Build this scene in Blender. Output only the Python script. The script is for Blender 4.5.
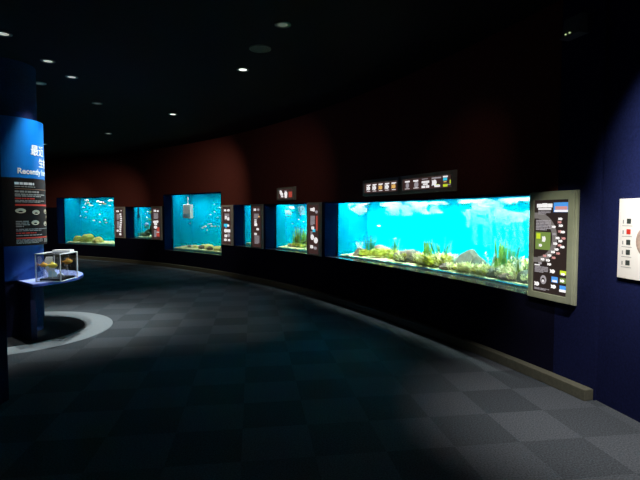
import bpy, math, random
from math import radians as rad, sin, cos, pi, hypot, atan2, sqrt
from mathutils import Vector, Matrix, noise

random.seed(7)
SC = bpy.context.scene
for o in list(bpy.data.objects):
    bpy.data.objects.remove(o)
COL = SC.collection

# ---------------------------------------------------------------- camera
EYE = 1.65
cd = bpy.data.cameras.new('camera')
cd.sensor_width = 36.0
cd.lens = 481 / 640 * 36
cd.clip_end = 100
cam = bpy.data.objects.new('camera', cd)
COL.objects.link(cam)
cam.location = (0, 0, EYE)
cam.rotation_euler = (rad(90 - 3.21), 0, 0)
SC.camera = cam
SC.view_settings.view_transform = 'Standard'
SC.view_settings.look = 'None'
SC.view_settings.gamma = 1
SC.view_settings.use_curve_mapping = False
SC.view_settings.exposure = 0.0
w = bpy.data.worlds.new('world')
SC.world = w
w.use_nodes = True
w.node_tree.nodes['Background'].inputs[0].default_value = (0.25, 0.35, 0.6, 1)
w.node_tree.nodes['Background'].inputs[1].default_value = 0.0014

# the gallery's outer wall is a cylinder of radius R about CX, CY; a place on it is
# (angle in degrees, depth behind the wall face, height above the floor)
CX, CY, R = -18.92, -2.40, 22.32
CEIL = 3.65


def W(th, d, h):
    t = rad(th)
    return Vector((CX + (R + d) * cos(t), CY + (R + d) * sin(t), h))


def frame(th, d, h):
    """matrix at the wall: X to the right seen from the room, Y up, Z into the room"""
    t = rad(th)
    p = W(th, d, h)
    return Matrix(((sin(t), 0, -cos(t), p.x), (-cos(t), 0, -sin(t), p.y), (0, 1, 0, p.z), (0, 0, 0, 1)))


def spot(name, loc, target, power, color, size, blend=0.5, radius=0.04, parent=None):
    l = bpy.data.lights.new(name, 'SPOT')
    l.energy = power
    l.color = color
    l.spot_size = rad(size)
    l.spot_blend = blend
    l.shadow_soft_size = radius
    o = bpy.data.objects.new(name, l)
    COL.objects.link(o)
    o.location = loc
    d = Vector(target) - Vector(loc)
    o.rotation_euler = d.to_track_quat('-Z', 'Y').to_euler()
    return o


WARM = (1.0, 0.86, 0.70)
COOL = (0.92, 0.97, 1.0)
ZL = CEIL - 0.04
# gallery downlights: their beams
spot('beam', (-3.57, 6.44, ZL), (-3.75, 6.80, 0), 260, COOL, 58, 1.0)
spot('beam', (-3.65, 7.18, ZL), (-3.75, 6.95, 0), 330, COOL, 66, 0.8)
spot('beam', (-4.31, 7.54, ZL), (-4.2, 7.4, 0), 80, COOL, 66, 0.8)
spot('beam', (-3.53, 5.48, ZL), (-3.0, 5.5, 0), 4, COOL, 60, 0.9)
spot('beam', (-1.07, 6.82, ZL), (-1.9, 7.2, 0), 85, WARM, 60, 1.0)
spot('beam', (-2.97, 9.85, ZL), (-2.6, 9.2, 0), 85, COOL, 66, 1.0)
spot('beam', (-4.06, 8.88, ZL), (-3.9, 8.6, 0), 80, COOL, 60, 1.0)
spot('beam', (-5.32, 12.2, ZL), (-7.2, 15.3, 1.7), 260, WARM, 58, 1.0)
spot('beam', (-8.00, 14.1, ZL), (-9.2, 16.6, 1.5), 110, WARM, 62, 1.0)
spot('beam', (-2.97, 9.85, ZL), (-3.3, 12.9, 1.9), 150, WARM, 74, 1.0)
spot('beam', (-1.07, 6.82, ZL), (-1.3, 10.2, 1.9), 46, WARM, 74, 1.0)  # extra beam added to brighten the panel frames and wall
# extra narrow beams added from two downlights to brighten the pillar and case
spot('beam', (-1.07, 6.82, ZL), (-3.50, 6.46, 0.92), 800, COOL, 13, 0.9)
spot('beam', (-2.97, 9.85, ZL), (-4.0, 6.8, 1.6), 600, COOL, 32, 0.9)
# spotlights above the poster beside the camera
spot('beam', (1.30, 2.60, ZL), (2.585, 3.34, 2.2), 560, COOL, 44, 1.0)
spot('beam', (1.7, 2.7, ZL), (2.42, 3.72, 0), 520, (1, 0.94, 0.95), 56, 1.0)
spot('beam', (0.6, 2.6, ZL), (2.2, 4.6, 1.35), 190, (1, 1.0, 0.86), 17, 0.7)
spot('beam', (0.6, 3.9, ZL), (1.75, 6.0, 2.0), 9, WARM, 42, 1.0)  # fill added for the sign frames, with no fixture of its own


# ---------------------------------------------------------------- materials
def mat(name, col, rough=0.8, emit=0.0, ecol=None, spec=0.3, metal=0.0, noise_scale=0, noise_amt=0.15, bump=0, bump_scale=200):
    m = bpy.data.materials.new(name)
    m.use_nodes = True
    nt = m.node_tree
    b = nt.nodes['Principled BSDF']
    b.inputs['Base Color'].default_value = (*col, 1)
    b.inputs['Roughness'].default_value = rough
    b.inputs['Specular IOR Level'].default_value = spec
    b.inputs['Metallic'].default_value = metal
    if emit:
        b.inputs['Emission Color'].default_value = (*(ecol or col), 1)
        b.inputs['Emission Strength'].default_value = emit
    tc = nt.nodes.new('ShaderNodeTexCoord')
    if noise_scale:
        n = nt.nodes.new('ShaderNodeTexNoise')
        n.inputs['Scale'].default_value = noise_scale
        n.inputs['Detail'].default_value = 4
        nt.links.new(tc.outputs['Object'], n.inputs['Vector'])
        r = nt.nodes.new('ShaderNodeValToRGB')
        r.color_ramp.elements[0].position = 0.3
        r.color_ramp.elements[1].position = 0.7
        r.color_ramp.elements[0].color = (*[c * (1 - noise_amt) for c in col], 1)
        r.color_ramp.elements[1].color = (*[min(1, c * (1 + noise_amt)) for c in col], 1)
        nt.links.new(n.outputs['Fac'], r.inputs['Fac'])
        nt.links.new(r.outputs['Color'], b.inputs['Base Color'])
    if bump:
        n2 = nt.nodes.new('ShaderNodeTexNoise')
        n2.inputs['Scale'].default_value = bump_scale
        nt.links.new(tc.outputs['Object'], n2.inputs['Vector'])
        bp = nt.nodes.new('ShaderNodeBump')
        bp.inputs['Strength'].default_value = bump
        bp.inputs['Distance'].default_value = 0.01
        nt.links.new(n2.outputs['Fac'], bp.inputs['Height'])
        nt.links.new(bp.outputs['Normal'], b.inputs['Normal'])
    return m


def carpet_mat():
    m = bpy.data.materials.new('carpet_tiles')
    m.use_nodes = True
    nt = m.node_tree
    N, L = nt.nodes, nt.links
    b = N['Principled BSDF']
    b.inputs['Roughness'].default_value = 0.95
    b.inputs['Specular IOR Level'].default_value = 0.1
    tc = N.new('ShaderNodeTexCoord')
    mp = N.new('ShaderNodeMapping')
    mp.vector_type = 'TEXTURE'
    mp.inputs['Location'].default_value = (0.815, 4.300, 0)
    mp.inputs['Rotation'].default_value = (0, 0, rad(8))
    mp.inputs['Scale'].default_value = (0.497, 0.497, 1)
    L.new(tc.outputs['Object'], mp.inputs['Vector'])
    # checker, plus a tile here and there whose pile runs the other way
    ck = N.new('ShaderNodeTexChecker')
    ck.inputs['Scale'].default_value = 1.0
    off = N.new('ShaderNodeVectorMath')
    off.inputs[1].default_value = (0, 0, 0.5)
    L.new(mp.outputs[0], off.inputs[0])
    L.new(off.outputs[0], ck.inputs['Vector'])
    fl = N.new('ShaderNodeVectorMath'); fl.operation = 'FLOOR'
    L.new(mp.outputs[0], fl.inputs[0])
    wn = N.new('ShaderNodeTexWhiteNoise')
    L.new(fl.outputs[0], wn.inputs['Vector'])
    mx = N.new('ShaderNodeMath'); mx.operation = 'MULTIPLY_ADD'
    mx.inputs[1].default_value = 0.35
    L.new(wn.outputs['Value'], mx.inputs[0])
    sc = N.new('ShaderNodeMath'); sc.operation = 'MULTIPLY'
    sc.inputs[1].default_value = 0.65
    L.new(ck.outputs['Fac'], sc.inputs[0])
    L.new(sc.outputs[0], mx.inputs[2])
    mix = N.new('ShaderNodeMix'); mix.data_type = 'RGBA'
    mix.inputs['A'].default_value = (0.056, 0.066, 0.072, 1)
    mix.inputs['B'].default_value = (0.090, 0.102, 0.110, 1)
    L.new(mx.outputs[0], mix.inputs['Factor'])
    nz = N.new('ShaderNodeTexNoise')
    nz.inputs['Scale'].default_value = 90
    nz.inputs['Detail'].default_value = 3
    L.new(tc.outputs['Object'], nz.inputs['Vector'])
    rp = N.new('ShaderNodeMapRange')
    rp.inputs['From Min'].default_value = 0.3
    rp.inputs['From Max'].default_value = 0.7
    rp.inputs['To Min'].default_value = 0.55
    rp.inputs['To Max'].default_value = 1.4
    L.new(nz.outputs['Fac'], rp.inputs['Value'])
    mu = N.new('ShaderNodeVectorMath'); mu.operation = 'SCALE'
    L.new(mix.outputs['Result'], mu.inputs[0])
    L.new(rp.outputs[0], mu.inputs['Scale'])
    L.new(mu.outputs[0], b.inputs['Base Color'])
    bp = N.new('ShaderNodeBump')
    bp.inputs['Strength'].default_value = 0.4
    bp.inputs['Distance'].default_value = 0.004
    L.new(nz.outputs['Fac'], bp.inputs['Height'])
    L.new(bp.outputs[0], b.inputs['Normal'])
    return m


def glass_mat(name, tint, base=0.02, glossy_rough=0.0, edge=0.35):
    m = bpy.data.materials.new(name)
    m.use_nodes = True
    nt = m.node_tree
    N, L = nt.nodes, nt.links
    for n in list(N):
        N.remove(n)
    out = N.new('ShaderNodeOutputMaterial')
    tr = N.new('ShaderNodeBsdfTransparent')
    tr.inputs[0].default_value = (*tint, 1)
    gl = N.new('ShaderNodeBsdfGlossy')
    gl.inputs['Roughness'].default_value = glossy_rough
    lw = N.new('ShaderNodeLayerWeight')
    lw.inputs[0].default_value = edge
    mr = N.new('ShaderNodeMapRange')
    mr.inputs['To Min'].default_value = base
    mr.inputs['To Max'].default_value = min(1, base + 0.45)
    L.new(lw.outputs['Fresnel'], mr.inputs['Value'])
    mix = N.new('ShaderNodeMixShader')
    L.new(mr.outputs[0], mix.inputs[0])
    L.new(tr.outputs[0], mix.inputs[1])
    L.new(gl.outputs[0], mix.inputs[2])
    L.new(mix.outputs[0], out.inputs[0])
    return m


def speck_mat(alpha):
    m = mat('white_specks', (0.45, 0.62, 0.66), 0.6, spec=0.1)
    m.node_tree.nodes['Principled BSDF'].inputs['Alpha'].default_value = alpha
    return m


def wallcloth(name, col):
    return mat(name, col, 0.95, spec=0.08, noise_scale=60, noise_amt=0.25, bump=0.3, bump_scale=350)


M = {}
M['carpet'] = carpet_mat()
M['ring'] = mat('pale_floor_ring', (0.24, 0.27, 0.275), 0.7, noise_scale=30, noise_amt=0.06)
M['wine'] = wallcloth('wine_wall_cloth', (0.140, 0.036, 0.027))
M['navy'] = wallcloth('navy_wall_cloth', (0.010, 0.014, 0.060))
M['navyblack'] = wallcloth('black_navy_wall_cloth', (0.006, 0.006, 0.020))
M['reveal'] = mat('navy_reveal_paint', (0.001, 0.009, 0.040), 0.95, spec=0.0)
M['sill'] = mat('polished_dark_sill', (0.05, 0.05, 0.045), 0.12, spec=0.8)
M['ceil'] = mat('black_ceiling_paint', (0.010, 0.011, 0.014), 0.9, spec=0.1, noise_scale=20)
M['plinth'] = mat('grey_plinth', (0.13, 0.13, 0.09), 0.55, noise_scale=30)
M['tankblue'] = mat('aquarium_blue', (0.0, 0.34, 0.53), 0.7, spec=0.0, noise_scale=1.5, noise_amt=0.05)
M['glass'] = glass_mat('aquarium_glass', (0.97, 1.0, 1.0), 0.01)
M['acrylic'] = glass_mat('clear_acrylic', (0.97, 0.98, 0.98), 0.03)
M['acrylic_edge'] = mat('polished_acrylic_edge', (0.75, 0.78, 0.78), 0.2, spec=0.6)
M['water'] = glass_mat('water_surface', (0.95, 1.0, 1.0), 0.02, 0.1, edge=0.2)
M['black'] = mat('black_plastic', (0.012, 0.012, 0.013), 0.4)
M['frame6'] = mat('olive_grey_metal', (0.44, 0.47, 0.32), 0.5, noise_scale=15, noise_amt=0.05)
M['frame'] = mat('dark_grey_metal', (0.42, 0.40, 0.34), 0.5, noise_scale=15, noise_amt=0.05)
M['white'] = mat('white_paint', (0.85, 0.85, 0.83), 0.6)
M['poster'] = mat('cream_poster', (0.90, 0.85, 0.74), 0.6)
M['pillar'] = wallcloth('navy_pillar_cloth', (0.024, 0.028, 0.075))
M['lowboard'] = mat('deep_blue_board', (0.006, 0.055, 0.26), 0.5)
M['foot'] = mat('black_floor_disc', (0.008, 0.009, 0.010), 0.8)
M['signblue'] = mat('bright_blue_sign', (0.003, 0.17, 0.56), 0.45)
M['signinfo'] = mat('brown_black_sign', (0.010, 0.007, 0.006), 0.7, spec=0.15)
M['shelf'] = mat('blue_laminate', (0.09, 0.13, 0.50), 0.4)
M['shelf_top'] = mat('pale_blue_laminate', (0.34, 0.42, 0.78), 0.35)
M['fin'] = mat('navy_panel', (0.008, 0.011, 0.05), 0.6)


def lit(name, col, e, d=None):
    return mat(name, d or [c * 0.5 for c in col], 0.5, emit=e, ecol=col)


M['face'] = lit('backlit_brown_face', (0.085, 0.042, 0.038), 0.5)
M['face6'] = lit('backlit_dark_brown_face', (0.030, 0.020, 0.018), 0.8)
M['pw'] = lit('backlit_white_print', (1.0, 0.97, 0.97), 0.85)
M['pg'] = lit('backlit_grey_print', (0.50, 0.46, 0.50), 0.6)
M['parc'] = lit('backlit_grey_band', (0.22, 0.20, 0.19), 0.75)
M['pblue'] = lit('backlit_blue_print', (0.08, 0.35, 0.9), 0.8)
M['pcyan'] = lit('backlit_cyan_print', (0.05, 0.6, 0.85), 0.9)
M['pred'] = lit('backlit_red_print', (0.7, 0.10, 0.07), 0.6)
M['prose'] = lit('backlit_pink_print', (0.75, 0.35, 0.33), 0.7)
M['pgreen'] = lit('backlit_green_print', (0.20, 0.30, 0.07), 0.8)
M['plime'] = lit('backlit_lime_print', (0.60, 0.75, 0.03), 0.9)
M['pyel'] = lit('backlit_orange_print', (0.95, 0.55, 0.15), 0.8)
M['ink_w'] = mat('white_ink', (0.85, 0.85, 0.83), 0.5)
M['ink_g'] = mat('grey_ink', (0.30, 0.29, 0.26), 0.5)
M['ink_r'] = mat('red_ink', (0.65, 0.04, 0.02), 0.5)
M['ink_c'] = mat('cream_ink', (0.55, 0.48, 0.33), 0.5)
M['ink_b'] = mat('brown_ink', (0.28, 0.14, 0.07), 0.5)
M['ink_k'] = mat('black_ink', (0.05, 0.06, 0.05), 0.5)
M['map'] = mat('brown_map_ink', (0.38, 0.27, 0.20), 0.6, noise_scale=25, noise_amt=0.5)
M['lensoff'] = mat('dim_lamp_lens', (0.30, 0.33, 0.30), 0.4, emit=0.08, ecol=(0.8, 0.9, 0.75))
M['lenson'] = mat('lit_lamp_lens', (0.9, 0.9, 0.85), 0.4, emit=2.0, ecol=(1, 0.98, 0.92))
M['lensmid'] = mat('half_lit_lamp_lens', (0.9, 0.9, 0.8), 0.4, emit=0.45, ecol=(1, 0.97, 0.85))
M['trim'] = mat('lamp_trim', (0.16, 0.17, 0.15), 0.5)
M['spk'] = mat('speaker_grille', (0.12, 0.13, 0.12), 0.7, emit=0.0, bump=0.5, bump_scale=400)
M['unit'] = mat('grey_unit_plastic', (0.16, 0.17, 0.16), 0.5)
M['led'] = mat('lime_indicator', (0.5, 0.7, 0.2), 0.4, emit=0.9, ecol=(0.6, 0.8, 0.35))
M['gravel'] = mat('yellow_gravel', (0.85, 0.74, 0.30), 0.9, noise_scale=40, noise_amt=0.55, bump=1.0, bump_scale=60)
M['gravelgreen'] = mat('yellow_green_gravel', (0.72, 0.74, 0.34), 0.9, noise_scale=30, noise_amt=0.5, bump=1.0, bump_scale=60)
M['rock'] = mat('brown_grey_rock', (0.19, 0.15, 0.11), 0.9, noise_scale=12, noise_amt=0.5, bump=0.8, bump_scale=20)
M['rockgreen'] = mat('grey_green_rock', (0.10, 0.12, 0.085), 0.9, noise_scale=12, noise_amt=0.5, bump=0.8, bump_scale=20)
M['algae'] = mat('mossy_rock', (0.34, 0.38, 0.08), 0.95, noise_scale=20, noise_amt=0.6, bump=0.8, bump_scale=30)
M['yrock'] = mat('yellow_rock', (0.70, 0.62, 0.18), 0.9, noise_scale=15, noise_amt=0.4, bump=0.8, bump_scale=20)
M['darkrock'] = mat('dark_green_rock', (0.045, 0.07, 0.035), 0.9, noise_scale=15, noise_amt=0.5, bump=0.8, bump_scale=20)
M['leafy'] = mat('yellow_green_leaves', (0.72, 0.82, 0.16), 0.7, noise_scale=8, noise_amt=0.5)
M['leafp'] = mat('pale_leaves', (0.88, 0.90, 0.58), 0.7, noise_scale=8, noise_amt=0.15)
M['grass'] = mat('green_blades', (0.34, 0.62, 0.12), 0.7, noise_scale=8, noise_amt=0.4)
M['grassd'] = mat('dark_green_blades', (0.10, 0.40, 0.22), 0.7, noise_scale=8, noise_amt=0.4)
M['grasso'] = mat('olive_blades', (0.28, 0.36, 0.07), 0.7, noise_scale=8, noise_amt=0.4)
M['palefrond'] = mat('pale_fronds', (0.80, 0.90, 0.78), 0.7)
M['wood'] = mat('driftwood', (0.11, 0.10, 0.05), 0.9, noise_scale=15, noise_amt=0.4)
M['silver'] = mat('silver_fish_scales', (0.45, 0.75, 0.78), 0.35)
M['palefish'] = mat('white_fish_scales', (0.85, 0.90, 0.88), 0.35)
M['tanfish'] = mat('tan_fish_scales', (0.60, 0.60, 0.45), 0.4)
M['bluefish'] = mat('blue_fish_scales', (0.40, 0.62, 0.90), 0.35)
M['yellowfish'] = mat('yellow_fish_paint', (0.95, 0.68, 0.10), 0.4, noise_scale=30, noise_amt=0.25)
M['orangefish'] = mat('orange_fish_paint', (0.75, 0.36, 0.06), 0.4, noise_scale=30, noise_amt=0.3)
M['darkfish'] = mat('dark_tube', (0.01, 0.05, 0.08), 0.4)
M['bluecard'] = mat('pale_blue_card', (0.42, 0.62, 0.75), 0.5)


# ---------------------------------------------------------------- mesh helpers
WM = {}


def tag(o, label=None, cat=None, group=None, kind=None):
    if label: o['label'] = label
    if cat: o['category'] = cat
    if group: o['group'] = group
    if kind: o['kind'] = kind
    return o


def empty(name, mw, label=None, cat=None, group=None, kind=None):
    o = bpy.data.objects.new(name, None)
    o.empty_display_size = 0.1
    COL.objects.link(o)
    if not isinstance(mw, Matrix):
        mw = Matrix.Translation(Vector(mw))
    o.matrix_world = mw
    o.matrix_basis = mw
    WM[o.name] = mw
    return tag(o, label, cat, group, kind)


class MB:
    def __init__(s):
        s.v, s.f = [], []

    def add(s, vs, fs):
        n = len(s.v)
        s.v += [Vector(a) for a in vs]
        s.f += [tuple(i + n for i in f) for f in fs]
        return s

    def hexa(s, c):
        """8 corners: bottom ring 0-3, top ring 4-7"""
        return s.add(c, [(3, 2, 1, 0), (4, 5, 6, 7), (0, 1, 5, 4), (1, 2, 6, 5), (2, 3, 7, 6), (3, 0, 4, 7)])

    def box(s, x0, x1, y0, y1, z0, z1):
        return s.hexa([(x0, y0, z0), (x1, y0, z0), (x1, y1, z0), (x0, y1, z0), (x0, y0, z1), (x1, y0, z1), (x1, y1, z1), (x0, y1, z1)])

    def disc(s, cx, cy, rx, ry, z0, z1, n=20):
        v = [(cx + rx * cos(2 * pi * i / n), cy + ry * sin(2 * pi * i / n), z) for z in (z0, z1) for i in range(n)]
        f = [tuple(range(n - 1, -1, -1)), tuple(range(n, 2 * n))]
        f += [(i, (i + 1) % n, n + (i + 1) % n, n + i) for i in range(n)]
        return s.add(v, f)

    def annulus(s, cx, cy, r0, r1, z0, z1, a0=0, a1=360, n=64):
        full = abs(a1 - a0 - 360) < 1e-6
        k = n if full else n + 1
        v = []
        for r, z in ((r0, z0), (r1, z0), (r1, z1), (r0, z1)):
            for i in range(k):
                a = rad(a0 + (a1 - a0) * i / n)
                v.append((cx + r * cos(a), cy + r * sin(a), z))
        f = []
        for q in range(4):
            for i in range(n):
                j = (i + 1) % k
                q2 = (q + 1) % 4
                f.append((q * k + i, q * k + j, q2 * k + j, q2 * k + i))
        if not full:
            f.append((0, k, 2 * k, 3 * k))
            f.append((3 * k + n, 2 * k + n, k + n, n))
        return s.add(v, f)

    def build(s, name, m, parent=None, world=False, smooth=False, mw=None, bevel=0):
        me = bpy.data.meshes.new(name)
        vs = s.v
        if world and parent is not None:
            inv = WM[parent.name].inverted()
            vs = [inv @ v for v in vs]
        if world and parent is None and mw is not None:
            inv = mw.inverted()
            vs = [inv @ v for v in vs]
        me.from_pydata([tuple(v) for v in vs], [], s.f)
        me.materials.append(m)
        me.update()
        if smooth:
            me.polygons.foreach_set('use_smooth', [True] * len(me.polygons))
        o = bpy.data.objects.new(name, me)
        COL.objects.link(o)
        if parent is not None:
            o.parent = parent
        elif mw is not None:
            o.matrix_basis = mw
        if bevel:
            b = o.modifiers.new('bevel', 'BEVEL')
            b.width = bevel
            b.segments = 2
            b.limit_method = 'ANGLE'
        return o


def wseg(mb, t0, t1, d0, d1, h0, h1, step=0.5):
    """a bent block following the wall from angle t0 to t1"""
    n = max(1, int(math.ceil(abs(t1 - t0) / step)))
    v = []
    for i in range(n + 1):
        t = t0 + (t1 - t0) * i / n
        v += [W(t, d0, h0), W(t, d1, h0), W(t, d1, h1), W(t, d0, h1)]
    f = [(0, 1, 2, 3), (4 * n + 3, 4 * n + 2, 4 * n + 1, 4 * n)]
    for i in range(n):
        a, b = 4 * i, 4 * i + 4
        f += [(a, b, b + 1, a + 1), (a + 1, b + 1, b + 2, a + 2), (a + 2, b + 2, b + 3, a + 3), (a + 3, b + 3, b, a)]
    return mb.add(v, f)


# ---------------------------------------------------------------- structure
mb = MB()
mb.box(-16, 5, -4, 22, -0.1, 0)
tag(mb.build('floor', M['carpet']), kind='structure')
mb = MB()
mb.box(-16, 5, -4, 22, CEIL, CEIL + 0.1)
tag(mb.build('ceiling', M['ceil']), kind='structure')

SM, LO = (0.80, 1.86), (0.50, 2.22)          # heights of the small and the tall openings
# openings: far edge angle, near edge angle, heights
OPEN = [(65.95, 57.85, LO), (56.25, 52.55, SM), (50.9, 43.15, LO), (41.55, 39.4, SM), (37.88, 33.2, SM), (31.65, 19.15, SM)]
TW = 0.16                                     # thickness of the wall cladding


def wall_band(name, m, h0, h1, t_near, t_far):
    """a band of the wall between two heights, cut by the openings"""
    mb = MB()
    cuts = sorted([(b, a, hh) for a, b, hh in OPEN])
    t = t_near
    for b, a, hh in cuts:
        if a < t_near or b > t_far:
            continue
        if b > t:
            wseg(mb, t, b, 0, TW, h0, h1)
        lo, hi = hh
        if lo > h0:
            wseg(mb, b, a, 0, TW, h0, min(lo, h1))
        if hi < h1:
            wseg(mb, b, a, 0, TW, max(hi, h0), h1)
        t = a
    if t < t_far:
        wseg(mb, t, t_far, 0, TW, h0, h1)
    return tag(mb.build(name, m), kind='structure')


TSEAM = 18.3                                  # a joint in the wall cloth behind the nearest panel
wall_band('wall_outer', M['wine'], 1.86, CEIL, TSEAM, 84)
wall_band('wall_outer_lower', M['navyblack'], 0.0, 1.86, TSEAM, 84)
mb = MB()
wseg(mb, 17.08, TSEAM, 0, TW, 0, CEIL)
tag(mb.build('wall_outer_end', M['navy']), kind='structure')

# right wall: flat, from the seam towards the viewer
SEAM = Vector((2.435, 4.188, 0))
UD = Vector((0.178, -0.984, 0)).normalized()
ND = Vector((UD.y, -UD.x, 0))                 # into the room
if ND.x > 0: ND = -ND
mb = MB()
a, b = SEAM + UD * 0.0, SEAM + UD * 7
c, d = b - ND * 0.16, a - ND * 0.16
mb.hexa([a, b, c, d] + [v + Vector((0, 0, CEIL)) for v in (a, b, c, d)])
tag(mb.build('wall_right', M['navy']), kind='structure')

# plinth along the curved wall
mb = MB()
wseg(mb, 17.1, 84, -0.10, 0.0, 0, 0.10)
tag(mb.build('baseboard_outer', M['plinth'], bevel=0.006), kind='structure')

# near partition at the left edge of the view
mb = MB()
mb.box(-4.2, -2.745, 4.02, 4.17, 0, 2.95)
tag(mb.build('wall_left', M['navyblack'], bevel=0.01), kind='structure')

# recess linings
for i, (a, b, (lo, hi)) in enumerate(OPEN):
    e = 0.02
    mb = MB()
    deg = e / R * 57.3
    wseg(mb, a, a - deg, 0.0, 0.27, lo, hi)
    wseg(mb, b, b + deg, 0.0, 0.27, lo, hi)
    wseg(mb, a - deg, b + deg, 0.0, 0.27, hi - e, hi)
    tag(mb.build('trim_%d' % (i + 1), M['reveal']), kind='structure')
    mb = MB()
    wseg(mb, a - deg, b + deg, 0.0, 0.27, lo, lo + 0.008)
    tag(mb.build('trim_%d' % (i + 11), M['sill']), kind='structure')

# pale ring let into the carpet round the pillar
PX, PY = -4.36, 6.64
mb = MB()
mb.annulus(PX, PY, 0.965, 1.345, 0.0, 0.004, n=96)
tag(mb.build('floor_ring', M['ring']), kind='structure')


# ---------------------------------------------------------------- aquariums
D0, D1 = 0.28, 1.0


def gravel_bed(a, b, h0, hb, m, name, label, seed):
    mb = MB()
    na, nd = max(8, int((a - b) * 8)), 12
    vs = []
    for j in range(nd + 1):
        for i in range(na + 1):
            t = a + (b - a) * i / na
            q = j / nd
            d = D0 + 0.035 + (D1 - D0 - 0.045) * q
            h = h0 + (hb - h0) * q ** 0.8 + 0.018 * noise.noise(Vector((t * 3 + seed, q * 5, 0))) + 0.006 * noise.noise(Vector((t * 15, q * 25, seed)))
            vs.append(W(t, d, h))
    n = len(vs)
    low = [v.copy() for v in vs]
    for v in low: v.z = h0 - 0.045
    fs = []
    for j in range(nd):
        for i in range(na):
            k = j * (na + 1) + i
            fs.append((k, k + 1, k + na + 2, k + na + 1))
    mb.add(vs, fs)
    # front and side skirts
    for i in range(na):
        mb.add([vs[i], vs[i + 1], low[i + 1], low[i]], [(3, 2, 1, 0)])
    for j in range(nd):
        k, k2 = j * (na + 1), (j + 1) * (na + 1)
        mb.add([vs[k], vs[k2], low[k2], low[k]], [(0, 1, 2, 3)])
        k, k2 = k + na, k2 + na
        mb.add([vs[k], vs[k2], low[k2], low[k]], [(3, 2, 1, 0)])
    o = mb.build(name, m, smooth=True)
    return tag(o, label, 'gravel', kind='stuff')


TANKLABEL = ['tall square aquarium at far end of the curved wall, with three mossy rocks',
             'small far aquarium with a dark green rock pile against its right side',
             'tall square aquarium with white reflection in its glass and yellow gravel',
             'narrow sliver of blue aquarium almost hidden by its information panel',
             'small aquarium with tall grass plants and driftwood, below the small single sign',
             'widest aquarium, bright cyan, full of yellow-green plants and rocks, nearest on curved wall']
LAMP = [0.78, 0.92, 0.76, 0.95, 1.35, 2.2]


def tank(i):
    a, b, (lo, hi) = OPEN[i]
    a -= 0.06; b += 0.06
    lo += 0.012; hi -= 0.02
    mid = (a + b) / 2
    T = empty('aquarium', frame(mid, D0, lo), TANKLABEL[i], 'aquarium', 'aquariums set into the curved wall')
    k = 0.02
    dg = k / R * 57.3
    mb = MB(); wseg(mb, a, b, D1, D1 + k, lo, hi + 0.36)
    mb.build('back_panel', M['tankblue'], T, world=True)
    for (s0, s1) in ((a, a - dg), (b + dg, b)):
        mb = MB(); wseg(mb, s0, s1, D0 + 0.02, D1, lo, hi + 0.36)
        mb.build('side_panel', M['tankblue'], T, world=True)
    mb = MB(); wseg(mb, a - dg, b + dg, D0 + 0.02, D1, lo, lo + 0.012)
    mb.build('bottom_panel', M['tankblue'], T, world=True)
    mb = MB(); wseg(mb, a, b, D0, D1 + k, hi + 0.36, hi + 0.38)
    mb.build('hood', M['white'], T, world=True)
    mb = MB(); wseg(mb, a, b, D0, D0 + 0.02, lo, hi + 0.36)
    mb.build('front_glass', M['glass'], T, world=True)
    # lamp tubes under the hood
    n = max(1, int(round((a - b) * R / 57.3 / 0.9)))
    for q in range(n):
        tt = a + (b - a) * (q + 0.5) / n
        seg = (a - b) * R / 57.3 / n
        l = bpy.data.lights.new('tank_lamp', 'AREA')
        l.shape = 'RECTANGLE'
        l.size = seg * 0.85
        l.size_y = 0.16
        l.spread = rad(94)
        l.energy = 26 * LAMP[i] * seg
        l.color = (0.92, 1.0, 0.96)
        o = bpy.data.objects.new('tank_lamp', l)
        COL.objects.link(o)
        o.parent = T
        f = frame(tt, D0 + 0.11, hi + 0.33)
        # local: light -Z must point down
        X = Vector((f[0][0], f[1][0], 0)); Z = Vector((0, 0, 1)); Y = Z.cross(X)
        ta = rad(21)                             # tilt added to keep lamp spill off the floor outside
        Z = Z * cos(ta) - Y * sin(ta)
        Y = Z.cross(X)
        mw = Matrix(((X.x, Y.x, Z.x, f[0][3]), (X.y, Y.y, Z.y, f[1][3]), (X.z, Y.z, Z.z, f[2][3]), (0, 0, 0, 1)))
        o.matrix_basis = WM[T.name].inverted() @ mw
    # water surface, rippled
    mb = MB()
    nt_ = max(10, int((a - b) * 10)); nd = 12
    vs = [W(a - dg + (b + dg - a + dg) * x / nt_, D0 + 0.025 + (D1 - D0 - 0.03) * y / nd,
            hi + 0.05 + 0.004 * noise.noise(Vector((x * 0.35, y * 0.5, i * 7.0)))) for y in range(nd + 1) for x in range(nt_ + 1)]
    mb.add(vs, [(y * (nt_ + 1) + x, y * (nt_ + 1) + x + 1, (y + 1) * (nt_ + 1) + x + 1, (y + 1) * (nt_ + 1) + x) for y in range(nd) for x in range(nt_)])
    wo = mb.build('water_surface', M['water'], smooth=True)
    tag(wo, 'rippled water surface of the ' + ['far end tall aquarium', 'small far aquarium with dark rocks', 'tall aquarium with the white reflection', 'narrow half-hidden aquarium', 'small aquarium with tall grass', 'widest nearest aquarium'][i], 'water', kind='stuff')
    return T


def translucent(m):
    nt = m.node_tree
    b = nt.nodes['Principled BSDF']
    b.inputs['Specular IOR Level'].default_value = 0.05
    tl = nt.nodes.new('ShaderNodeBsdfTranslucent')
    mix = nt.nodes.new('ShaderNodeMixShader')
    mix.inputs[0].default_value = 0.4
    src = b.inputs['Base Color'].links
    if src: nt.links.new(src[0].from_socket, tl.inputs['Color'])
    else: tl.inputs['Color'].default_value = b.inputs['Base Color'].default_value
    out = nt.nodes['Material Output']
    nt.links.new(b.outputs[0], mix.inputs[1])
    nt.links.new(tl.outputs[0], mix.inputs[2])
    nt.links.new(mix.outputs[0], out.inputs[0])


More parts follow.
